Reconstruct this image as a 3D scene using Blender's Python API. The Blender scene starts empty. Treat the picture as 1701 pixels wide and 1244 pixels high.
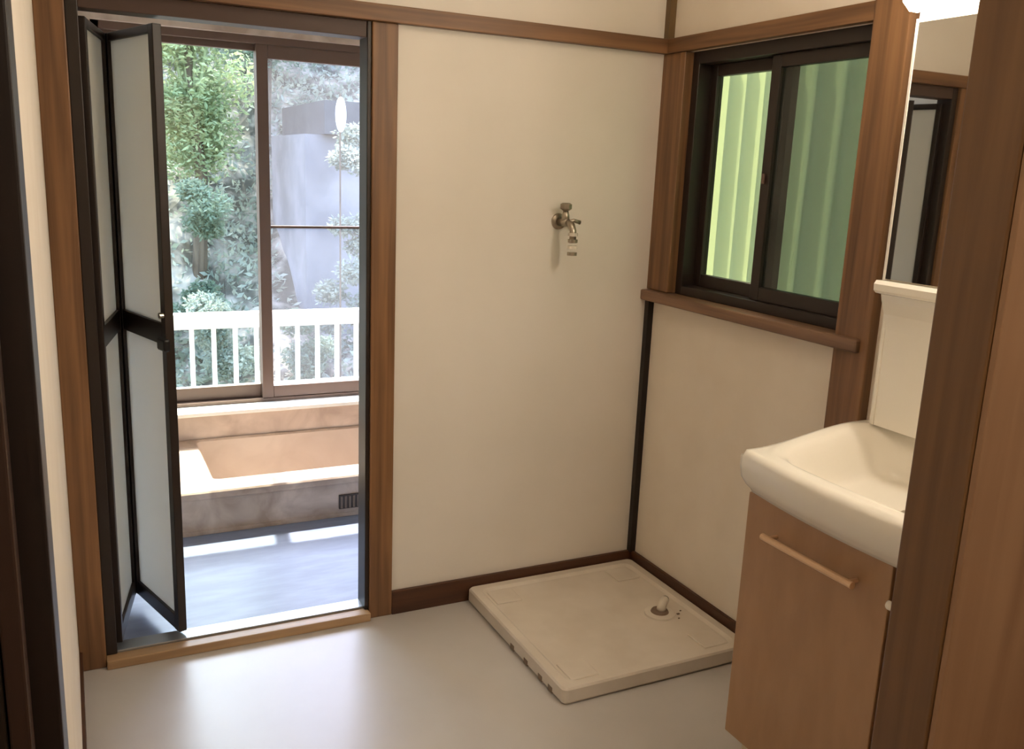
import bpy, bmesh, math, random
from mathutils import Vector, Matrix
random.seed(7)
C = bpy.context.scene.collection
S = bpy.context.scene

# ------------------------------------------------------------------ camera
def make_camera():
    yaw, pitch, roll = math.radians(-26.546), math.radians(-12.752), math.radians(2.386)
    cy, sy, cp, sp = math.cos(yaw), math.sin(yaw), math.cos(pitch), math.sin(pitch)
    f = Vector((-sy*cp, cy*cp, sp)); r = Vector((cy, sy, 0)); u = r.cross(f)
    cr, sr = math.cos(roll), math.sin(roll)
    r2 = cr*r + sr*u; u2 = -sr*r + cr*u
    cam = bpy.data.cameras.new('camera'); o = bpy.data.objects.new('camera', cam); C.objects.link(o)
    m = Matrix((( r2.x, u2.x, -f.x, -1.7933), (r2.y, u2.y, -f.y, -2.5469), (r2.z, u2.z, -f.z, 1.4125), (0, 0, 0, 1)))
    o.matrix_world = m
    cam.sensor_fit = 'HORIZONTAL'; cam.sensor_width = 36.0
    cam.lens = 1491.65/1701*36.0
    cam.clip_start = 0.02; cam.clip_end = 300
    S.camera = o
make_camera()

# ------------------------------------------------------------------ world, sun, exposure
w = bpy.data.worlds.new('world'); S.world = w; w.use_nodes = True
nt = w.node_tree; bg = nt.nodes['Background']
sky = nt.nodes.new('ShaderNodeTexSky'); sky.sky_type = 'NISHITA'; sky.sun_disc = False
sky.sun_elevation = math.radians(63); sky.sun_rotation = math.radians(8); sky.air_density = 1.0; sky.dust_density = 2.0
nt.links.new(sky.outputs[0], bg.inputs[0]); bg.inputs[1].default_value = 2.6
sl = bpy.data.lights.new('sun', 'SUN'); so = bpy.data.objects.new('sun', sl); C.objects.link(so)
sl.energy = 18.0; sl.angle = math.radians(0.6); sl.color = (1.0, .95, .86)
so.rotation_euler = Vector((-0.14, -1.0, -1.93)).to_track_quat('-Z', 'Y').to_euler(); so.location = (0, 6, 9)
S.view_settings.view_transform = 'Standard'; S.view_settings.look = 'None'
S.view_settings.gamma = 1.0; S.view_settings.use_curve_mapping = False
S.view_settings.exposure = 0.0
LAMP_E, CEIL_E, HALL_E = 50.0, 9.0, 60.0

# ------------------------------------------------------------------ materials
def lin(c):
    return tuple(((v/255)/12.92 if v/255 <= .04045 else ((v/255+.055)/1.055)**2.4) for v in c) + (1.0,)
def base(name, col, rough=.5, metal=0.0, spec=.5):
    m = bpy.data.materials.new(name); m.use_nodes = True
    b = m.node_tree.nodes['Principled BSDF']
    b.inputs['Base Color'].default_value = lin(col); b.inputs['Roughness'].default_value = rough
    b.inputs['Metallic'].default_value = metal; b.inputs['Specular IOR Level'].default_value = spec
    return m, m.node_tree, b
def noisy(name, c1, c2, scale=(1, 1, 1), nscale=5.0, rough=.5, metal=0., bump=0., detail=4, spec=.5, lo=.35, hi=.65, dist=0.):
    m, t, b = base(name, c1, rough, metal, spec)
    tc = t.nodes.new('ShaderNodeTexCoord'); mp = t.nodes.new('ShaderNodeMapping'); n = t.nodes.new('ShaderNodeTexNoise')
    cr = t.nodes.new('ShaderNodeValToRGB')
    mp.inputs['Scale'].default_value = scale; n.inputs['Scale'].default_value = nscale; n.inputs['Detail'].default_value = detail
    n.inputs['Distortion'].default_value = dist
    cr.color_ramp.elements[0].color = lin(c1); cr.color_ramp.elements[1].color = lin(c2)
    cr.color_ramp.elements[0].position = lo; cr.color_ramp.elements[1].position = hi
    L = t.links.new
    L(tc.outputs['Object'], mp.inputs[0]); L(mp.outputs[0], n.inputs['Vector']); L(n.outputs['Fac'], cr.inputs[0]); L(cr.outputs[0], b.inputs['Base Color'])
    if bump:
        bp = t.nodes.new('ShaderNodeBump'); bp.inputs['Strength'].default_value = bump; bp.inputs['Distance'].default_value = .01
        L(n.outputs['Fac'], bp.inputs['Height']); L(bp.outputs[0], b.inputs['Normal'])
    return m
def wood(name, c1, c2, axis, rough=.45, k=1.0):
    s = [38*k, 38*k, 38*k]; s['xyz'.index(axis)] = 1.6
    return noisy(name, c1, c2, tuple(s), 1.0, rough, bump=.08, detail=5, lo=.3, hi=.7, dist=.4)
W1, W2 = (94, 64, 40), (144, 104, 68)
wz, wx, wy = wood('wood vertical', W1, W2, 'z'), wood('wood along x', W1, W2, 'x'), wood('wood along y', W1, W2, 'y')
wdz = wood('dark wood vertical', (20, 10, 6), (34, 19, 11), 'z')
wdx, wdy = wood('dark baseboard wood x', (62, 34, 18), (84, 50, 28), 'x'), wood('dark baseboard wood y', (62, 34, 18), (84, 50, 28), 'y')
wpost = wood('brown post wood', (98, 66, 36), (122, 86, 50), 'z', .4)
wpan = wood('hall lit brown wood', (146, 108, 76), (168, 130, 96), 'z', .5, .6)  # lighter copy of the post wood, hall light put into the colour
wthr = wood('threshold wood', (156, 124, 90), (190, 158, 120), 'x', .4)
wcab = noisy('light brown cabinet laminate', (166, 128, 92), (174, 136, 100), (1, 3, 1), 7, .45)
mwall = noisy('cream wall panel', (226, 218, 206), (231, 223, 212), nscale=3, rough=.55)
mwall2 = noisy('cream wall plaster', (232, 220, 203), (237, 226, 210), nscale=6, rough=.8)
mfloor = noisy('pale vinyl floor', (186, 180, 174), (196, 191, 186), nscale=2.5, rough=.36, detail=6, spec=.9)
mceil, _, _ = base('ceiling white', (225, 215, 200), .9)
malum, _, _ = base('dark bronze aluminium', (38, 27, 21), .42, .05)
malum2, _, _ = base('bronze aluminium sash', (104, 82, 70), .45, .15)
mtrack, _, _ = base('silver aluminium track', (175, 178, 182), .3, .8)
mwhite, _, _ = base('white enamel', (242, 236, 224), .18)
mwhitem, _, _ = base('white plastic', (222, 212, 196), .35)
mpan = noisy('off white pan plastic', (212, 200, 184), (220, 209, 194), nscale=9, rough=.38)
mchrome, _, _ = base('dull chrome', (170, 160, 145), .28, .9)
mbeige, _, _ = base('beige metal handle', (222, 186, 150), .3, .3)
mblack, _, _ = base('black plastic', (14, 12, 12), .4)
mdrain, _, _ = base('brown drain rubber', (120, 100, 82), .5)
mmir, _, _ = base('mirror silver', (235, 235, 232), .015, 1.0)
mtub = noisy('tan marbled tub', (166, 144, 126), (206, 186, 168), nscale=5.5, rough=.3, detail=5, dist=1.2)
mtubin = noisy('tan tub inner', (190, 170, 152), (206, 188, 170), nscale=4, rough=.3, dist=.8)
mbfloor = noisy('blue grey bath floor', (120, 130, 152), (136, 146, 168), (1, 4, 1), 6, .3, bump=.05)
mbwall, _, _ = base('bath wall panel', (232, 228, 220), .4)
mconc = noisy('grey concrete', (104, 102, 104), (140, 136, 136), nscale=1.6, rough=.9, detail=8, bump=.3)
mearth = noisy('grey stony slope', (74, 70, 60), (160, 150, 136), nscale=3.2, rough=1, detail=12, bump=1.0, lo=.42, hi=.6)
mbark = noisy('bark', (70, 56, 44), (104, 88, 70), (6, 6, 1), 3, .9)
mrail, _, _ = base('white painted steel', (238, 236, 226), .4)
mroof = noisy('dark roof sheet', (58, 56, 58), (74, 72, 72), nscale=4, rough=.7)
mdeck = noisy('balcony deck', (150, 146, 138), (166, 162, 154), nscale=3, rough=.8)

def leafmat(name, c1, c2):
    m = noisy(name, c1, c2, nscale=2.2, rough=.6, lo=.35, hi=.65, detail=2); t = m.node_tree; b = t.nodes['Principled BSDF']
    tr = t.nodes.new('ShaderNodeBsdfTranslucent'); mx = t.nodes.new('ShaderNodeMixShader'); mx.inputs[0].default_value = .4
    out = t.nodes['Material Output']; cr = [n for n in t.nodes if n.type == 'VALTORGB'][0]
    t.links.new(cr.outputs[0], tr.inputs[0]); t.links.new(b.outputs[0], mx.inputs[1]); t.links.new(tr.outputs[0], mx.inputs[2]); t.links.new(mx.outputs[0], out.inputs[0])
    return m
ml1 = leafmat('fresh green leaves', (120, 134, 92), (178, 184, 136))
ml2 = leafmat('mid green leaves', (92, 110, 90), (146, 158, 134))
ml3 = leafmat('grey green leaves', (118, 128, 112), (172, 176, 160))
def mixmat(name, parts):
    """parts: list of (kind, colour, roughness, weight) mixed in turn"""
    m = bpy.data.materials.new(name); m.use_nodes = True; t = m.node_tree
    t.nodes.remove(t.nodes['Principled BSDF']); out = t.nodes['Material Output']; cur = None; acc = 0
    for kind, col, rough, wt in parts:
        n = t.nodes.new({'T': 'ShaderNodeBsdfTransparent', 'G': 'ShaderNodeBsdfGlossy', 'D': 'ShaderNodeBsdfDiffuse', 'L': 'ShaderNodeBsdfTranslucent'}[kind])
        n.inputs[0].default_value = lin(col)
        if kind == 'G': n.inputs['Roughness'].default_value = rough
        if cur is None: cur = n; acc = wt
        else:
            mx = t.nodes.new('ShaderNodeMixShader'); acc += wt; mx.inputs[0].default_value = wt/acc
            t.links.new(cur.outputs[0], mx.inputs[1]); t.links.new(n.outputs[0], mx.inputs[2]); cur = mx
    t.links.new(cur.outputs[0], out.inputs[0]); return m
mglass = mixmat('clear glass', [('T', (245, 250, 246), 0, .94), ('G', (255, 255, 255), 0.01, .06)])
mglassh = mixmat('hazy glass', [('T', (245, 246, 250), 0, .915), ('G', (255, 255, 255), 0.05, .05), ('L', (230, 222, 214), 0, .022)])
mglassw = mixmat('tinted window glass', [('T', (222, 222, 212), 0, .93), ('G', (255, 255, 255), .1, .06), ('D', (120, 120, 110), 0, .01)])
mglassf = mixmat('obscure window glass', [('T', (172, 176, 168), 0, .88), ('G', (255, 255, 255), .2, .06), ('D', (120, 125, 118), 0, .06)])
mfrost = mixmat('frosted acrylic panel', [('L', (240, 240, 234), 0, .52), ('D', (234, 230, 222), 0, .42), ('G', (255, 255, 255), .3, .06)])
mcurt = mixmat('pale green curtain cloth', [('L', (178, 186, 136), 0, .45), ('D', (190, 196, 150), 0, .55)])
def emit(name, col, e):
    m = bpy.data.materials.new(name); m.use_nodes = True; b = m.node_tree.nodes['Principled BSDF']
    b.inputs['Base Color'].default_value = (.8, .8, .8, 1); b.inputs['Emission Color'].default_value = lin(col); b.inputs['Emission Strength'].default_value = e
    return m
mlamp = emit('lamp diffuser', (255, 243, 224), LAMP_E)
mceilfill = emit('fill ceiling lamp diffuser', (255, 240, 218), CEIL_E)
mhall = emit('hall lamp diffuser', (255, 242, 226), HALL_E)

# ------------------------------------------------------------------ builders
def BM(): return bmesh.new()
def box(bm, x0, x1, y0, y1, z0, z1, bev=0.0, seg=2):
    x0, x1 = sorted((x0, x1)); y0, y1 = sorted((y0, y1)); z0, z1 = sorted((z0, z1))
    vs = [bm.verts.new((x, y, z)) for z in (z0, z1) for x, y in ((x0, y0), (x1, y0), (x1, y1), (x0, y1))]
    fs = [bm.faces.new([vs[i] for i in q]) for q in ((3, 2, 1, 0), (4, 5, 6, 7), (0, 1, 5, 4), (1, 2, 6, 5), (2, 3, 7, 6), (3, 0, 4, 7))]
    if bev:
        es = list({e for f in fs for e in f.edges})
        bmesh.ops.bevel(bm, geom=es, offset=bev, segments=seg, affect='EDGES', profile=.5, clamp_overlap=True)
    return bm
def B(*a, **k): return box(BM(), *a, **k)
def tube(bm, pts, r, n=12, caps=True):
    """tube through pts; r a number or a list"""
    pts = [Vector(p) for p in pts]; rings = []
    for i, p in enumerate(pts):
        d = (pts[min(i+1, len(pts)-1)] - pts[max(i-1, 0)]).normalized()
        a = d.cross(Vector((0, 0, 1))) if abs(d.z) < .95 else d.cross(Vector((1, 0, 0)))
        a.normalize(); b = d.cross(a); rr = r[i] if isinstance(r, (list, tuple)) else r
        rings.append([bm.verts.new(p + rr*(math.cos(2*math.pi*k/n)*a + math.sin(2*math.pi*k/n)*b)) for k in range(n)])
    for q, s in zip(rings, rings[1:]):
        best = min(range(n), key=lambda o: sum((q[k].co - s[(k+o) % n].co).length for k in range(0, n, 3)))
        for k in range(n): bm.faces.new((q[k], q[(k+1) % n], s[(k+1+best) % n], s[(k+best) % n]))
    if caps:
        bm.faces.new(rings[0][::-1]); bm.faces.new(rings[-1])
    bmesh.ops.recalc_face_normals(bm, faces=bm.faces); return bm
def T(*a, **k): return tube(BM(), *a, **k)
def prism_y(bm, prof, y0, y1):
    """profile of (x,z) extruded along y"""
    a = [bm.verts.new((x, y0, z)) for x, z in prof]; b = [bm.verts.new((x, y1, z)) for x, z in prof]; n = len(prof)
    bm.faces.new(a); bm.faces.new(b[::-1])
    for i in range(n): bm.faces.new((a[i], b[i], b[(i+1) % n], a[(i+1) % n]))
    bmesh.ops.recalc_face_normals(bm, faces=bm.faces); return bm
def wpos(o):
    v = Vector((0, 0, 0))
    while o is not None: v += o.location; o = o.parent
    return v
def obj(name, bm, mat, parent=None, smooth=False, at=None):
    if parent is None:
        xs = [v.co for v in bm.verts]
        loc = Vector(at) if at else Vector(((min(v.x for v in xs)+max(v.x for v in xs))/2, (min(v.y for v in xs)+max(v.y for v in xs))/2, min(v.z for v in xs)))
        off = loc
    else:
        loc = Vector((0, 0, 0)); off = wpos(parent)
    bmesh.ops.translate(bm, verts=bm.verts, vec=-off)
    me = bpy.data.meshes.new(name); bm.to_mesh(me); bm.free()
    for m in (mat if isinstance(mat, (list, tuple)) else [mat]): me.materials.append(m)
    if smooth:
        for p in me.polygons: p.use_smooth = True
    o = bpy.data.objects.new(name, me); C.objects.link(o); o.location = loc
    if parent is not None: o.parent = parent
    return o
def struct(name, bm, mat, label=None, cat=None, **k):
    o = obj(name, bm, mat, **k)
    if k.get('parent') is None:
        o['kind'] = 'structure'; o['label'] = label; o['category'] = cat
    return o
def empty(name, loc, label, cat, kind=None, group=None):
    o = bpy.data.objects.new(name, None); C.objects.link(o); o.location = loc; o.empty_display_size = .1
    o['label'] = label; o['category'] = cat
    if kind: o['kind'] = kind
    if group: o['group'] = group
    return o
def tag(o, label, cat, group=None, kind=None):
    o['label'] = label; o['category'] = cat
    if group: o['group'] = group
    if kind: o['kind'] = kind
    return o

# ------------------------------------------------------------------ the room shell
XL, H, HT = -1.833, 1.80, 1.845
b = B(XL-.1, .1, -1.86, 0.02, -.06, 0)
struct('floor', b, mfloor, 'pale vinyl washroom floor with a bluish sheen', 'floor')
struct('floor_hall', B(-2.9, .6, -3.4, -1.86, -.06, 0), wood('hall floor wood', (110, 88, 66), (132, 108, 82), 'x'), 'brown wooden hall floor on the near side of the doorway', 'floor')
struct('ceiling', B(XL-.1, .1, -1.84, 0.05, 2.36, 2.4), mceil, 'cream washroom ceiling above the frame', 'ceiling')
struct('ceiling_hall', B(-2.9, .6, -3.4, -1.84, 2.36, 2.4), mceil, 'hall ceiling above the camera', 'ceiling')
# back wall: lower panel, upper wall, bathroom divider
b = BM(); box(b, -.93, .1, 0, .05, 0, H+.01); box(b, XL-.1, .1, 0, .05, H+.01, 2.36); box(b, XL-.1, XL, 0, .05, 0, H+.01)
struct('wall_back', b, mwall, 'cream panelled wall right of the bathroom doorway, with a tap on it', 'wall')
# right wall: below window, above window, right of the post
b = BM(); box(b, 0, .05, -.87, 0, 0, 1.02); box(b, 0, .05, -.87, 0, 1.80, 2.36); box(b, 0, .05, -1.86, -.87, 0, 2.36)
struct('wall_right', b, mwall2, 'cream wall under and above the curtained window', 'wall')
struct('wall_left', B(XL-.05, XL, -1.84, 0, 0, 2.36), mwall2, 'narrow strip of cream wall left of the folding door', 'wall')
# front wall, hall side of the camera
b = BM(); box(b, -.69, .6, -1.84, -1.78, 0, 2.36); box(b, -2.9, -1.92, -1.84, -1.78, 0, 2.36); box(b, -1.92, -.69, -1.84, -1.78, 1.95, 2.36)
struct('wall_front', b, mwall2, 'wall around the near doorway the photo looks through', 'wall')
b = BM(); box(b, -2.95, -2.9, -3.4, -1.78, 0, 2.4); box(b, .6, .65, -3.4, -1.78, 0, 2.4); box(b, -2.95, .65, -3.45, -3.4, 0, 2.4)
struct('wall_hall', b, mwall2, 'hall walls behind the camera', 'wall')

# wooden rails and posts
def rail_x(name, x0, x1, z0, z1, y0, y1, lab, mat=wx): return struct(name, B(x0, x1, y0, y1, z0, z1, bev=.002), mat, lab, 'trim')
rail_x('trim_1', XL, -.0, H, HT, -.026, .0, 'brown wooden rail across the top of the back wall and doorway')
struct('trim_2', B(-.026, 0, -.868, -.026, H, HT, bev=.002), wy, 'brown wooden rail above the dark window on the right wall', 'trim')
struct('trim_3', B(-1.0, -.925, -.012, .06, 0, H, bev=.003), wz, 'brown wooden post between bathroom doorway and back wall panel', 'trim')
struct('trim_4', B(XL, -1.765, -.012, .06, 0, H, bev=.003), wz, 'brown wooden post left of the folding door', 'trim')
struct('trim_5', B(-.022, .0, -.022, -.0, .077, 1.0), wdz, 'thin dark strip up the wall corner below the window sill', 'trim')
struct('trim_6', B(-.024, .0, -.024, -.0, HT, 2.36), wood('corner bead wood', (96, 74, 44), (116, 92, 58), 'z'), 'thin brown strip up the wall corner above the rails', 'trim')
struct('trim_7', B(-.03, .05, -.978, -.868, 0, 2.36, bev=.003), wz, 'broad brown wooden post right of the window', 'trim')
struct('trim_8', B(-.02, .04, -.118, -.0, 1.04, H, bev=.003), wz, 'brown casing board between wall corner and dark window', 'trim')
struct('trim_9', B(-.045, .04, -.955, .0, 1.003, 1.038, bev=.005), wood('window sill wood', (98, 70, 50), (146, 112, 86), 'y'), 'worn brown window sill board with a projecting end', 'window sill')
struct('baseboard_back', B(-.925, -.0, -.014, 0, 0, .08, bev=.002), wdx, 'dark brown baseboard along the back wall', 'baseboard')
struct('baseboard_right', B(-.014, 0, -.868, -.014, 0, .08, bev=.002), wdy, 'dark brown baseboard under the window wall', 'baseboard')
struct('baseboard_left', B(XL, XL+.008, -1.76, -.012, 0, .06), wdy, 'baseboard along the left wall', 'baseboard')
# near doorway
struct('trim_10', B(-.80, -.685, -1.846, -1.76, 0, 2.3, bev=.003), wpost, 'broad brown doorway post nearest on the right, in front of the vanity', 'door post')
struct('trim_11', B(-1.93, -1.819, -1.853, -1.76, 0, 2.3, bev=.002), wdz, 'doorway post at the left edge, near black for its shade', 'door post')  # near-black wood colour stands in for the post's unlit side
struct('trim_12', B(-1.93, -.685, -1.853, -1.76, 1.95, 2.05), wpost, 'head beam of the near doorway', 'door head')
struct('trim_13', B(-1.93, -.685, -1.87, -1.76, 0, .012), wx, 'low sill board across the near doorway', 'threshold')
struct('trim_14', B(-.798, -.55, -1.856, -1.847, .012, 2.3, bev=.001), wpan, 'lighter brown grained board at the right edge, hall face of the post toned as lit', 'casing')  # same wood as the post, its lit face coloured lighter
# wide plywood door panel seen at the right edge, hall side of the post
t = empty('door_2', (-.25, -1.875, .012), 'light brown sliding door panel in the hall just outside the right edge', 'sliding door', 'structure')
obj('door_panel', B(-.548, .3, -1.885, -1.857, .012, 1.95, bev=.002), wpan, t)
obj('edge_strip', B(-.56, -.549, -1.883, -1.858, .012, 1.95, bev=.002), wood('door edge wood', (142, 102, 68), (166, 122, 84), 'z'), t)
t = empty('door_3', (-2.1, -1.88, .012), 'sliding door edge at the left border, near black for its shade', 'sliding door', 'structure')
obj('door_panel', B(-2.5, -1.853, -1.89, -1.86, .012, 1.95, bev=.002), wood('shade dark door wood', (20, 12, 6), (34, 22, 12), 'z'), t)  # unlit look of the door put into its wood colour
obj('edge_strip', B(-1.852, -1.838, -1.888, -1.858, .012, 1.95, bev=.002), wood('reddish shaded strip wood', (44, 26, 18), (60, 38, 26), 'z'), t)  # strip wood darkened to go with the shaded door

# ------------------------------------------------------------------ bathroom door frame and folding door
DL, DR = -1.736, -1.013
t = empty('door_frame', ((DL+DR)/2, .02, 0), 'dark bronze frame and sill around the bathroom doorway', 'door frame', 'structure')
obj('frame_side', B(-1.765, DL, .0, .07, .03, H, bev=.002), malum, t)
obj('frame_side', B(DR, -1.0, -.004, .07, .03, H, bev=.002), malum, t)
obj('frame_head', B(DL, DR, .0, .07, 1.757, H, bev=.002), base('brown aluminium head', (70, 50, 41), .5, .0)[0], t)
obj('threshold_board', B(-1.765, -1.0, -.03, .012, 0, .028, bev=.003), wthr, t)
obj('track', B(-1.765, -1.0, .012, .07, 0, .034, bev=.002), mtrack, t)

# folding door: two leaves in a V
t = empty('door_1', (DL, .03, .034), 'folding bathroom door with dark frame and frosted panels, half open', 'folding door', 'structure')
def leaf(p, q, flip, handle):
    """p,q plan points (x,y) of the leaf's ends; built as leaf > stiles, rails, panels"""
    p = Vector((p[0], p[1], 0)); q = Vector((q[0], q[1], 0)); L = (q-p).length; d = (q-p)/L; n = Vector((-d.y, d.x, 0))
    M = Matrix(((d.x, n.x, 0, p.x), (d.y, n.y, 0, p.y), (0, 0, 1, 0), (0, 0, 0, 1)))
    def part(name, bm, mat, par):
        bm.transform(M); return obj(name, bm, mat, par)
    z0, z1 = .045, 1.742; s0, s1 = (.022, .024) if not handle else (.024, .03)
    lf = part('leaf', B(0, s0, -.012, .012, z0, z1, bev=.002), malum, t); lf['label'] = 'dark stile and leaf of the folding door, ' + ('free side with latch' if handle else 'hinged side')
    part('stile', B(L-s1, L, -.012, .012, z0, z1, bev=.002), malum, lf)
    for a, bb in ((z0, z0+.045), (.905, .965), (z1-.022, z1)):
        part('rail', B(s0, L-s1, -.011, .011, a, bb, bev=.002), malum, lf)
    for a, bb in ((z0+.045, .905), (.965, z1-.022)):
        part('frosted_panel', B(s0, L-s1, -.002, .002, a, bb), mfrost, lf)
    if handle:
        part('handle', B(L-.024, L+.03, -.03, -.012, .895, .93, bev=.006), mblack, lf)
        part('latch', T([(L-.012, -.012, .99), (L-.012, -.024, .99)], .008, n=10), mchrome, lf)
    return lf
l1 = leaf((DL+.004, .035), (-1.672, .355), False, False)
l2 = leaf((-1.655, .357), (-1.555, .035), False, True)
obj('hinge', T([(-1.664, .362, .93), (-1.664, .362, 1.0)], .009, n=10), mchrome, t)
obj('hinge', T([(-1.664, .362, .2), (-1.664, .362, .27)], .009, n=10), mchrome, t)
obj('hinge', T([(-1.664, .362, 1.55), (-1.664, .362, 1.62)], .009, n=10), mchrome, t)

# ------------------------------------------------------------------ bathroom
YB = 1.55
struct('floor_bath', B(-1.95, 0.0, .07, .86, -.06, 0), mbfloor, 'wet looking blue grey bathroom floor beyond the sill', 'floor')
struct('wall_bath_left', B(-1.95, -1.9, .05, 1.65, -.4, 2.3), mbwall, 'bathroom side wall behind the folding door', 'wall')
struct('wall_bath_right', B(-.2, -.15, .05, 1.65, -.4, 2.3), mbwall, 'bathroom right wall hidden by the doorway', 'wall')
b = BM(); box(b, -1.9, -.2, .05, .07, 1.80, 2.3); box(b, -1.9, XL, .05, .07, 0, 1.8); box(b, -.93, -.2, .05, .07, 0, 1.8)
struct('wall_bath_front', b, mbwall, 'bathroom side of the washroom wall', 'wall')
struct('ceiling_bath', B(-1.95, -.15, .05, 1.65, 2.28, 2.32), mceil, 'bathroom ceiling', 'ceiling')
WX0, WX1, WZ0, WZ1 = -1.66, -.34, .305, 1.93
b = BM(); box(b, -1.95, WX0, YB, YB+.1, -.4, 2.3); box(b, WX1, -.15, YB, YB+.1, -.4, 2.3); box(b, WX0, WX1, YB, YB+.1, -.4, WZ0); box(b, WX0, WX1, YB, YB+.1, WZ1, 2.3)
struct('wall_bath_back', b, noisy('tan tub surround', (172, 152, 136), (204, 186, 170), nscale=5, rough=.4, dist=1), 'tan marbled wall under the bathroom window behind the tub', 'wall')

# bathtub
t = empty('bathtub', (-1.1, 1.2, 0), 'tan sunken bathtub with sunlit rim under the bathroom window', 'bathtub')
R = .175
obj('apron', B(-1.9, -.2, .858, .90, -.05, R-.03, bev=.004), mtub, t)
obj('apron_joint', B(-1.9, -.2, .852, .859, .0, .018, bev=.002), mtub, t)
b = BM()   # rim ring with basin opening, rounded corners
def rrect(x0, x1, y0, y1, r, n=6):
    out = []
    for cx, cy, a0 in ((x1-r, y1-r, 0), (x0+r, y1-r, 90), (x0+r, y0+r, 180), (x1-r, y0+r, 270)):
        for i in range(n+1):
            a = math.radians(a0+90*i/n); out.append((cx+r*math.cos(a), cy+r*math.sin(a)))
    return out
loops = []
for (x0, x1, y0, y1, r, z) in ((-1.9, -.2, .85, YB, .004, R-.03), (-1.9, -.2, .85, YB, .004, R-.006), (-1.894, -.206, .856, YB-.004, .006, R),
                              (-1.335, -.285, .980, YB-.012, .03, R), (-1.328, -.292, .987, YB-.018, .03, R-.008)):
    loops.append([b.verts.new((x, y, z)) for x, y in rrect(x0, x1, y0, y1, r)])
for p_, q_ in zip(loops, loops[1:]):
    n_ = len(p_)
    for i in range(n_): b.faces.new((p_[i], p_[(i+1) % n_], q_[(i+1) % n_], q_[i]))
bmesh.ops.recalc_face_normals(b, faces=b.faces)
obj('rim', b, mtub, t)
b = BM(); loops = []
for (x0, x1, y0, y1, r, z) in ((-1.328, -.292, .987, YB-.018, .03, R-.008), (-1.31, -.31, .998, 1.50, .06, -.1), (-1.28, -.35, 1.02, 1.43, .08, -.27), (-1.2, -.42, 1.07, 1.38, .09, -.3)):
    loops.append([b.verts.new((x, y, z)) for x, y in rrect(x0, x1, y0, y1, r)])
for p_, q_ in zip(loops, loops[1:]):
    n_ = len(p_)
    for i in range(n_): b.faces.new((p_[i], p_[(i+1) % n_], q_[(i+1) % n_], q_[i]))
b.faces.new(loops[-1])
bmesh.ops.recalc_face_normals(b, faces=b.faces)
obj('basin', b, mtubin, t, smooth=True)
g = obj('vent_grille', B(-.86, -.77, .848, .859, .035, .095, bev=.002), noisy('grille dark brown', (60, 48, 42), (72, 58, 50)), t)
g['label'] = 'small dark grille low on the tub front'
for i in range(5): obj('slat', B(-.855+i*.017, -.847+i*.017, .844, .849, .04, .09), mdrain, g)

# bathroom window
win = empty('window_1', (-1.0, YB+.05, WZ0), 'two pane bronze sliding window above the bathtub', 'window', 'structure')
obj('sill', B(WX0, WX1, YB-.085, YB+.1, WZ0-.004, WZ0+.014, bev=.003), mrail, win)['label'] = 'sunlit white inner sill'
obj('window_frame', B(WX0, WX0+.03, YB+.03, YB+.1, WZ0+.014, WZ1), malum2, win)
obj('window_frame', B(WX1-.03, WX1, YB+.03, YB+.1, WZ0+.014, WZ1), malum2, win)
obj('window_frame', B(WX0, WX1, YB+.03, YB+.1, WZ1-.03, WZ1), malum2, win)
obj('window_frame', B(WX0, WX1, YB+.03, YB+.1, WZ0+.014, WZ0+.03), malum2, win)
def sash(x0, x1, y, z0, z1, s, bot, top, gm, lab):
    a = obj('sash', B(x0, x0+s, y, y+.028, z0, z1, bev=.003), malum2, win); a['label'] = lab
    obj('stile', B(x1-s, x1, y, y+.028, z0, z1, bev=.003), malum2, a)
    obj('rail', B(x0+s, x1-s, y+.002, y+.026, z0, z0+bot, bev=.003), malum2, a)
    obj('rail', B(x0+s, x1-s, y+.002, y+.026, z1-top, z1, bev=.003), malum2, a)
    obj('pane', B(x0+s, x1-s, y+.011, y+.015, z0+bot, z1-top), gm, a)
    return a
sash(-1.63, -.968, YB+.066, WZ0+.03, WZ1-.028, .05, .062, .03, mglass, 'left clear sash of the bathroom window')
sr = sash(-1.018, -.37, YB+.034, WZ0+.03, WZ1-.028, .05, .056, .06, mglassh, 'right sash of the bathroom window with hazy glass and a thin crossbar')
obj('crossbar', B(-.968, -.42, YB+.04, YB+.053, 1.118, 1.130, bev=.002), malum2, sr)

# ------------------------------------------------------------------ right hand window with curtain
FX = .012
w2 = empty('window_2', (.05, -.49, 1.04), 'dark bronze sliding window on the right wall with curtain behind', 'window', 'structure')
obj('window_frame', B(FX, .10, -.150, -.118, 1.038, 1.80, bev=.002), malum, w2)
obj('window_frame', B(FX, .10, -.868, -.850, 1.038, 1.80, bev=.002), malum, w2)
obj('window_frame', B(FX, .10, -.850, -.150, 1.762, 1.80, bev=.002), malum, w2)
obj('window_frame', B(FX, .10, -.850, -.150, 1.038, 1.068, bev=.002), malum, w2)
def wsash(y0, y1, x, gm, lab, latch=False, st=.03, bot=.04, top=.035):
    a = obj('sash', B(x, x+.026, y0, y0+st, 1.068, 1.762, bev=.002), malum, w2); a['label'] = lab
    obj('stile', B(x, x+.026, y1-st, y1, 1.068, 1.762, bev=.002), malum, a)
    obj('rail', B(x+.001, x+.025, y0+st, y1-st, 1.068, 1.068+bot, bev=.002), malum, a)
    obj('rail', B(x+.001, x+.025, y0+st, y1-st, 1.762-top, 1.762, bev=.002), malum, a)
    obj('pane', B(x+.011, x+.015, y0+st, y1-st, 1.068+bot, 1.762-top), gm, a)
    if latch:
        obj('latch', B(x-.009, x, y1-.020, y1-.010, 1.405, 1.435, bev=.003), malum2, a)
wsash(-.515, -.150, .062, mglassw, 'far sash showing the curtain brighter')
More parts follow.
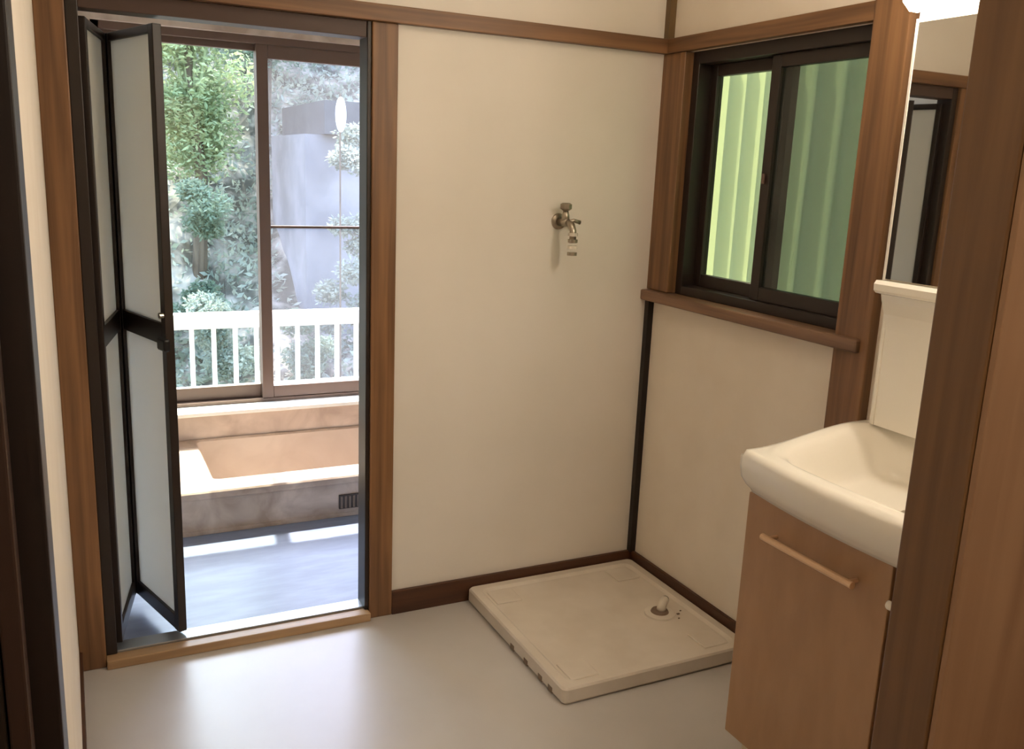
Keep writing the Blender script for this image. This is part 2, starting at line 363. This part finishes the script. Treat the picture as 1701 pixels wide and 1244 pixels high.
wsash(-.850, -.462, .030, mglassf, 'near sash with obscure glass and wide dark stile', latch=True, st=.036)
b = BM(); n = 260; rows = 8; grid = []
for j in range(rows+1):
    z = .96 + (1.84-.96)*j/rows; row = []
    for i in range(n+1):
        y = -.90 + .84*i/n; u = i/n
        ph = 2*math.pi*(u*8.6 + .22*math.sin(u*7) + .02*math.sin(j*.5+u*9)); amp = .021 + .004*math.sin(u*13)
        row.append(b.verts.new((.165 + amp*math.sin(ph), y + .003*math.cos(ph), z)))
    grid.append(row)
for j in range(rows):
    for i in range(n): b.faces.new((grid[j][i], grid[j][i+1], grid[j+1][i+1], grid[j+1][i]))
cur = obj('curtain', b, mcurt, smooth=True)
tag(cur, 'pale green pleated curtain hanging behind the dark sliding window', 'curtain')
t = obj('curtain_rod', T([(.165, -1.0, 1.85), (.165, .05, 1.85)], .01), mchrome); tag(t, 'thin rod the green curtain hangs from', 'curtain rod')

# ------------------------------------------------------------------ washing machine pan
t = empty('washing_machine_pan', (-.34, -.35, 0), 'off-white square washing machine pan on the floor in the corner', 'drain pan')
PX0, PX1, PY0, PY1, PZ = -.662, -.016, -.676, -.016, .052
b = BM(); loops = []
for ins, z, r in ((.008, .0, .014), (.0, .010, .016), (.0, PZ-.006, .018), (.004, PZ, .018), (.030, PZ, .03), (.040, PZ-.008, .035)):
    loops.append([b.verts.new((x, y, z)) for x, y in rrect(PX0+ins, PX1-ins, PY0+ins, PY1-ins, r, 4)])
for p_, q_ in zip(loops, loops[1:]):
    n_ = len(p_)
    for i in range(n_): b.faces.new((p_[i], p_[(i+1) % n_], q_[(i+1) % n_], q_[i]))
b.faces.new(loops[-1]); bmesh.ops.recalc_face_normals(b, faces=b.faces)
obj('tray', b, mpan, t)
for cx, cy in ((-.57, -.59), (-.57, -.11), (-.11, -.59), (-.11, -.11)):
    obj('foot_pad', B(cx-.045, cx+.045, cy-.045, cy+.045, PZ-.010, PZ-.004, bev=.003), mpan, t)
for y in (-.36, -.45, -.54, -.60):
    obj('side_slot', B(PX0-.001, PX0+.004, y-.013, y+.013, .004, .022, bev=.002), mdrain, t)['label'] = 'dark slot low in the pan side'
dr = obj('drain_trap', T([(-.155, -.40, PZ-.009), (-.155, -.40, PZ-.003), (-.155, -.40, PZ)], [.05, .048, .040], n=24), mwhitem, t)
obj('drain_cap', T([(-.155, -.40, PZ-.001), (-.155, -.40, PZ+.006)], [.030, .026], n=20), mdrain, dr)
obj('drain_elbow', T([(-.150, -.40, PZ), (-.149, -.40, PZ+.012), (-.141, -.394, PZ+.024), (-.124, -.384, PZ+.030)], [.015, .015, .014, .013], n=14), mwhitem, t, smooth=True)
obj('elbow_opening', T([(-.126, -.385, PZ+.0295), (-.1215, -.382, PZ+.031)], .0115, n=14), mblack, t)
for k, (x, y, s) in enumerate(((-.10, -.425, .005), (-.08, -.41, .003), (-.075, -.60, .005), (-.115, -.45, .003))):
    tag(obj('debris_speck', B(x-s, x+s, y-s*.7, y+s*.7, PZ-.0082, PZ-.005, bev=.001), mdrain), ['dark speck lying just right of the drain', 'faint speck farther right of the drain', 'dark speck near the front right edge of the pan', 'tiny speck in front of the drain'][k], 'debris', 'specks of dirt in the pan')

# tap on the wall
t = empty('washing_machine_tap', (-.345, 0, 1.25), 'small dull metal tap on the cream back wall', 'tap')
fx = -.378
obj('wall_flange', T([(fx, 0, 1.262), (fx, -.006, 1.262), (fx, -.010, 1.262)], [.026, .025, .016], n=24), mchrome, t, smooth=False)
obj('body', T([(fx, -.008, 1.262), (fx, -.045, 1.262), (fx, -.062, 1.262)], [.012, .014, .012], n=16), mchrome, t, smooth=True)
obj('bonnet', T([(fx, -.045, 1.262), (fx, -.045, 1.285), (fx, -.045, 1.30)], [.013, .012, .007], n=16), mchrome, t, smooth=True)
hd = obj('handle', T([(fx, -.045, 1.298), (fx, -.045, 1.304), (fx, -.045, 1.318), (fx, -.045, 1.322)], [.010, .019, .019, .012], n=8), mchrome, t)
obj('side_lever', T([(fx, -.045, 1.262), (fx+.028, -.05, 1.268), (fx+.05, -.052, 1.262)], [.007, .006, .007], n=10), mchrome, t, smooth=True)
sp = obj('spout', T([(fx, -.060, 1.262), (fx+.004, -.078, 1.255), (fx+.006, -.086, 1.238), (fx+.006, -.088, 1.20)], [.011, .011, .011, .011], n=14), mchrome, t, smooth=True)
for k in range(4): obj('ring', T([(fx+.006, -.088, 1.232-k*.02), (fx+.006, -.088, 1.222-k*.02)], .0155, n=16), mchrome if k % 2 else mwhitem, sp)

# ------------------------------------------------------------------ vanity unit
VY0, VY1 = -1.075, -1.67
t = empty('vanity_cabinet', (-.25, -1.37, 0), 'light brown vanity cabinet under the white basin', 'cabinet')
b = BM(); box(b, -.430, -.012, VY1+.002, VY1+.018, .125, .7335); box(b, -.430, -.012, VY0-.022, VY0-.006, .125, .7335); box(b, -.430, -.012, VY1+.018, VY0-.022, .125, .141); box(b, -.022, -.012, VY1+.018, VY0-.022, .141, .7335)
obj('carcass', b, wcab, t)
obj('toe_kick', B(-.40, -.02, VY1+.01, VY0-.012, 0, .125), noisy('pale kick board', (206, 190, 160), (214, 198, 170)), t)['label'] = 'pale recessed kick board'
d = obj('door', B(-.450, -.431, -1.478, VY0-.001, .13, .732, bev=.002), wcab, t)
d2 = obj('drawer_front', B(-.450, -.431, VY1+.002, -1.486, .13, .732, bev=.002), wcab, t)
hb = obj('handle', T([(-.478, -1.160, .662), (-.478, -1.415, .662)], .0075, n=12), mbeige, d, smooth=False); hb['label'] = 'beige bar handle'
for y in (-1.175, -1.40):
    obj('handle_post', T([(-.478, y, .662), (-.448, y, .662)], .005, n=10), mbeige, d)
obj('knob', T([(-.450, -1.493, .655), (-.458, -1.493, .655), (-.464, -1.493, .655), (-.470, -1.493, .655)], [.005, .006, .010, .006], n=14), mwhite, d2, smooth=True)['label'] = 'small white round knob'

# basin: one-piece bowl with raised back ledge
def ztop(x, y):
    # rim height: level at the front, swept up towards the wall
    u = max(0., min(1., (x+.46)/.30)); u = u*u*(3-2*u)
    return .838 + .036*u
bx0, bx1, by0, by1 = -.505, -.012, VY1, VY0
t2 = empty('wash_basin', (-.26, -1.37, .735), 'white moulded wash basin on the light brown cabinet', 'sink')
b = BM(); NX, NY = 56, 64
cxb, cyb = -.287, -1.37
def front(y):   # bow of the front edge
    v = (y-cyb)/.30; return -.484 - .026*(1-min(1,v*v))
grid = []
for i in range(NX+1):
    row = []
    for j in range(NY+1):
        y = by0 + (by1-by0)*j/NY; f_ = front(y); x = f_ + (bx1-f_)*i/NX
        z = ztop(x, y)
        # superellipse bowl
        ex = abs((x-cxb)/.178); ey = abs((y-cyb)/.255); q = (ex**4.5+ey**4.5)**(1/4.5)
        dep = 0.
        if q < 1: s = min(1., (1-q)/.30); dep = .098*(s*s*(3-2*s))
        elif q < 1.12: dep = -.004*(1-abs((q-1.06)/.06))
        z -= dep
        # rounded outer edge
        e = min(x-f_, y-by0, by1-y)
        if e < .014: z -= .014*(1-math.sqrt(max(0, 1-((.014-e)/.014)**2)))
        row.append(b.verts.new((x, y, z)))
    grid.append(row)
for i in range(NX):
    for j in range(NY): b.faces.new((grid[i][j], grid[i][j+1], grid[i+1][j+1], grid[i+1][j]))
# skirt and underside
rim = [grid[0][j] for j in range(NY+1)] + [grid[i][NY] for i in range(1, NX+1)] + [grid[NX][j] for j in range(NY-1, -1, -1)] + [grid[i][0] for i in range(NX-1, 0, -1)]
prev = rim
for dz, ins in ((.80, 0.), (.775, .004), (.758, .014), (.744, .030), (.7345, .036)):
    cur_ = []
    for v in rim:
        x, y = v.co.x, v.co.y
        dx = ins*(1-(x-front(y))/(bx1-front(y)))
        if abs(y-by1) < .002: y -= ins*.5
        if abs(y-by0) < .002: y += ins*.5
        cur_.append(b.verts.new((x+dx, y, dz)))
    n_ = len(rim)
    for k in range(n_): b.faces.new((prev[k], prev[(k+1) % n_], cur_[(k+1) % n_], cur_[k]))
    prev = cur_
b.faces.new(prev); bmesh.ops.recalc_face_normals(b, faces=b.faces)
obj('bowl', b, mwhite, t2, smooth=True)
obj('plug_hole', T([(cxb, cyb, .760), (cxb, cyb, .7665)], [.022, .019], n=20), mchrome, t2)

# backsplash with shelf, mirror and lamp
MX = -.19; MY0, MY1 = -1.138, -1.62
t3 = empty('mirror_unit', (-.1, -1.37, .872), 'white vanity backboard with moulded shelf and mirror above the basin', 'mirror')
b = BM(); prof = [(-.002, .8785), (-.155, .8785), (-.158, 1.10), (-.162, 1.135), (-.170, 1.152), (-.176, 1.165), (-.180, 1.180), (-.198, 1.184), (-.205, 1.190), (-.206, 1.204), (-.200, 1.212), (-.002, 1.212)]
prism_y(b, prof, MY1, MY0+.008)
obj('backboard', b, mwhite, t3)
obj('side_edge', B(-.160, -.150, MY0+.002, MY0+.012, .8785, 1.15, bev=.002), mwhite, t3)
obj('mirror_body', B(MX+.006, -.002, MY1, MY0, 1.212, 1.765, bev=.002), mwhitem, t3)
obj('mirror_glass', B(MX, MX+.0055, MY1+.004, MY0-.006, 1.216, 1.745), mmir, t3)
obj('mirror_edge', B(MX-.001, MX+.006, MY0-.006, MY0, 1.213, 1.752), mwhite, t3)
t4 = empty('vanity_lamp', (-.12, -1.37, 1.765), 'glowing white lamp above the vanity mirror', 'lamp')
obj('housing', B(MX+.006, -.002, MY1, MY0+.008, 1.785, 1.90, bev=.004), mwhite, t4)
obj('bracket', B(MX+.012, -.02, MY1+.03, MY0-.03, 1.7655, 1.786), mwhite, t4)
b = BM(); prism_y(b, [(MX+.005, 1.766), (MX-.018, 1.766), (MX-.040, 1.782), (MX-.040, 1.86), (MX-.022, 1.885), (MX+.005, 1.89)], MY1, MY0+.006)
obj('diffuser', b, mlamp, t4)

# ------------------------------------------------------------------ lamps out of frame
t = empty('fill_ceiling_lamp', (-.95, -.95, 2.36), 'round ceiling lamp, unseen, added to fill the washroom with light', 'lamp')  # lamp not in view, added to light the washroom from above
obj('lamp_base', T([(-.95, -.95, 2.36), (-.95, -.95, 2.335)], .15, n=32), mwhite, t)
obj('diffuser', T([(-.95, -.95, 2.335), (-.95, -.95, 2.31), (-.95, -.95, 2.27), (-.95, -.95, 2.255)], [.14, .145, .11, .04], n=32), mceilfill, t, smooth=True)
t = empty('hall_lamp', (-1.0, -2.7, 2.36), 'hall ceiling lamp behind the camera', 'lamp')
obj('lamp_base', T([(-1.0, -2.7, 2.36), (-1.0, -2.7, 2.34)], .13, n=32), mwhite, t)
obj('diffuser', T([(-1.0, -2.7, 2.34), (-1.0, -2.7, 2.30), (-1.0, -2.7, 2.27)], [.12, .12, .05], n=32), mhall, t, smooth=True)

# ------------------------------------------------------------------ outside: balcony and its railing
struct('balcony_deck', B(-3.5, 3.0, 1.66, 2.3, .02, .08), mdeck, 'balcony floor slab outside the bathroom window', 'balcony')
t = empty('balcony_railing', (-.5, 2.2, .08), 'white balcony railing with upright bars outside the bathroom window', 'railing')
obj('top_rail', B(-3.4, 2.9, 2.17, 2.23, .565, .645, bev=.008), mrail, t)
obj('bottom_rail', B(-3.4, 2.9, 2.18, 2.22, .225, .26, bev=.005), mrail, t)
x = -1.253-.1075*19; first = None
while x < 2.85:
    if first is None:
        first = obj('baluster', B(x-.011, x+.011, 2.189, 2.211, .26, .566, bev=.003), mrail, t); x00 = x
    else:
        c = first.copy(); C.objects.link(c); c.parent = t; c.location = (x-x00, 0, 0)
    x += .1075
for px in (-3.37, -.2, 2.87): obj('railing_post', B(px-.02, px+.02, 2.18, 2.22, .08, .57), mrail, t)

# hillside
def hz(x, y):
    if y < 4.5: z = -1.6
    elif y < 8: z = -1.6 + (y-4.5)*.33
    else: z = -.44 + (y-8)*.85
    return z + .12*math.sin(x*1.7+y) + .1*math.sin(x*3.1-y*2.3) + (.25*math.sin(x*.6) if y > 6 else 0)
b = BM(); nx, ny = 80, 90; G = []
for j in range(ny+1):
    y = 2.35 + 17.65*j/ny
    G.append([b.verts.new((-9+22*i/nx, y, hz(-9+22*i/nx, y) + (random.uniform(-.06, .06) if y > 5 else 0))) for i in range(nx+1)])
for j in range(ny):
    for i in range(nx): b.faces.new((G[j][i], G[j][i+1], G[j+1][i+1], G[j+1][i]))
slope = struct('ground_slope', b, mearth, 'grey stony slope rising outside beyond the railing', 'slope')

# grey shed with dark roof
t = empty('garden_shed', (2.4, 8.3, hz(2.4, 7.5)), 'grey concrete outbuilding with dark roof seen through the right pane', 'building')
obj('wall', B(.62, 5.2, 7.6, 9.4, -1.2, 1.72), mconc, t)
b = BM(); prism_y(b, [(.80, 1.725), (5.5, 1.725), (5.5, 2.08), (.80, 2.08)], 7.45, 9.6); obj('roof', b, mroof, t)
t = empty('white_marker', (.57, 6.0, hz(.57, 6.0)-.05), 'small white oval marker on a post against the trees', 'sign')
obj('post', T([(.57, 6.0, hz(.57, 6.0)-.05), (.57, 6.0, 2.05)], .008), mbark, t)
b = BM(); pts = [(.57+.05*math.cos(a*math.pi/10), 1.86+.16*math.sin(a*math.pi/10)) for a in range(20)]; prism_y(b, pts, 5.965, 5.985); obj('plate', b, mrail, t)

# foliage
def leaves(bm, c, rad, n, size):
    for _ in range(n):
        d = Vector((random.gauss(0, 1), random.gauss(0, 1), random.gauss(0, 1))).normalized()
        r_ = (random.random()**.45)
        p = Vector((c[0]+d.x*rad[0]*r_, c[1]+d.y*rad[1]*r_, c[2]+d.z*rad[2]*r_))
        a = Vector((random.gauss(0, 1), random.gauss(0, 1), random.gauss(0, .6))).normalized()
        s = Vector((random.gauss(0, 1), random.gauss(0, 1), random.gauss(0, 1))).cross(a).normalized()
        L = size*random.uniform(.7, 1.4); wd = L*.42
        nrm = a.cross(s)
        v = [bm.verts.new(p), bm.verts.new(p+a*L*.5+s*wd*.5+nrm*L*.08), bm.verts.new(p+a*L), bm.verts.new(p+a*L*.5-s*wd*.5+nrm*L*.08)]
        bm.faces.new((v[0], v[1], v[2])); bm.faces.new((v[0], v[2], v[3]))
def tree(name, x, y, h, r, mat, label, n=5000, size=.085, trunk=True, clumps=9, group='trees on the slope'):
    z = hz(x, y)
    t = empty(name, (x, y, z), label, 'tree' if name == 'tree' else 'bush', group=group)
    if trunk:
        obj('trunk', T([(x, y, z-.1), (x+.06, y, z+h*.3), (x-.04, y+.05, z+h*.62), (x, y, z+h*.85)], [.09, .07, .05, .02], n=9), mbark, t)
    b = BM()
    for k in range(clumps):
        a = random.uniform(0, 6.28); rr = r*random.uniform(0, .72)
        cz = z + (h-r*.6)*random.uniform(.38 if trunk else .1, 1.0)
        rc = r*random.uniform(.35, .6)
        leaves(b, (x+rr*math.cos(a), y+rr*math.sin(a)*.8, cz), (rc, rc, rc*.75), n//clumps, size)
        if trunk: tube(b, [(x, y, z+h*.45), (x+rr*.6*math.cos(a), y+rr*.5*math.sin(a), cz-.1)], [.03, .012], n=5)
    f = obj('foliage', b, mat, t); f['kind'] = 'stuff'
    return t
tree('tree', -.40, 8.65, 3.7, .9, ml1, 'yellow green leafy tree filling the upper left window pane', 13000, .07, clumps=14)
tree('tree', .72, 10.4, 3.9, 1.1, ml2, 'darker green tree just right of the yellow green one, farther up the slope', 13000, .08, clumps=14)
tree('tree', 2.3, 13.0, 3.4, 1.3, ml2, 'dark green tree rising behind the outbuilding roof', 11000, .1, clumps=12)
tree('bush', -.50, 7.55, 2.0, .40, ml2, 'green bush right in front of the yellow green tree trunk', 9000, .05, False, 9, 'bushes on the slope')
tree('tree', -2.6, 9.6, 4.0, 1.2, ml2, 'green tree on the slope left of the window view', 6000, .1)
tree('tree', 5.4, 12.6, 3.8, 1.4, ml3, 'pale grey green tree farthest right on the slope', 6000, .1)
tree('bush', -.42, 6.7, 1.25, .42, ml3, 'grey green bush low on the slope behind the railing', 7000, .045, False, 9, 'bushes on the slope')
tree('bush', .32, 6.5, .95, .34, ml2, 'small mid green bush right of the grey green one', 6000, .045, False, 8, 'bushes on the slope')
tree('bush', .93, 6.88, 2.55, .34, ml3, 'tall pale bush against the grey outbuilding wall', 9000, .05, False, 12, 'bushes on the slope')
tree('bush', -2.0, 7.2, 1.3, .8, ml3, 'wide bush left of the window view', 4000, .07, False, 6, 'bushes on the slope')

b = BM()
for _ in range(26000):
    x, y = random.uniform(-1.4, 2.6), random.uniform(5.2, 12.5)
    if random.random() < .5 + .5*math.sin(x*2.7+1)*math.sin(y*1.9): continue
    if .5 < x and 7.3 < y < 9.7: continue
    p = Vector((x, y, hz(x, y)+random.uniform(.0, .13))); a = Vector((random.gauss(0, 1), random.gauss(0, .6)-.4, random.gauss(0, .7)+.5)).normalized(); q = a.cross(Vector((random.gauss(0, 1), random.gauss(0, 1), 1))).normalized()
    L = random.uniform(.05, .13)
    v = [b.verts.new(p), b.verts.new(p+a*L*.5+q*L*.22), b.verts.new(p+a*L), b.verts.new(p+a*L*.5-q*L*.22)]
    b.faces.new(v)
obj('ground_cover', b, ml3, slope)['kind'] = 'stuff'
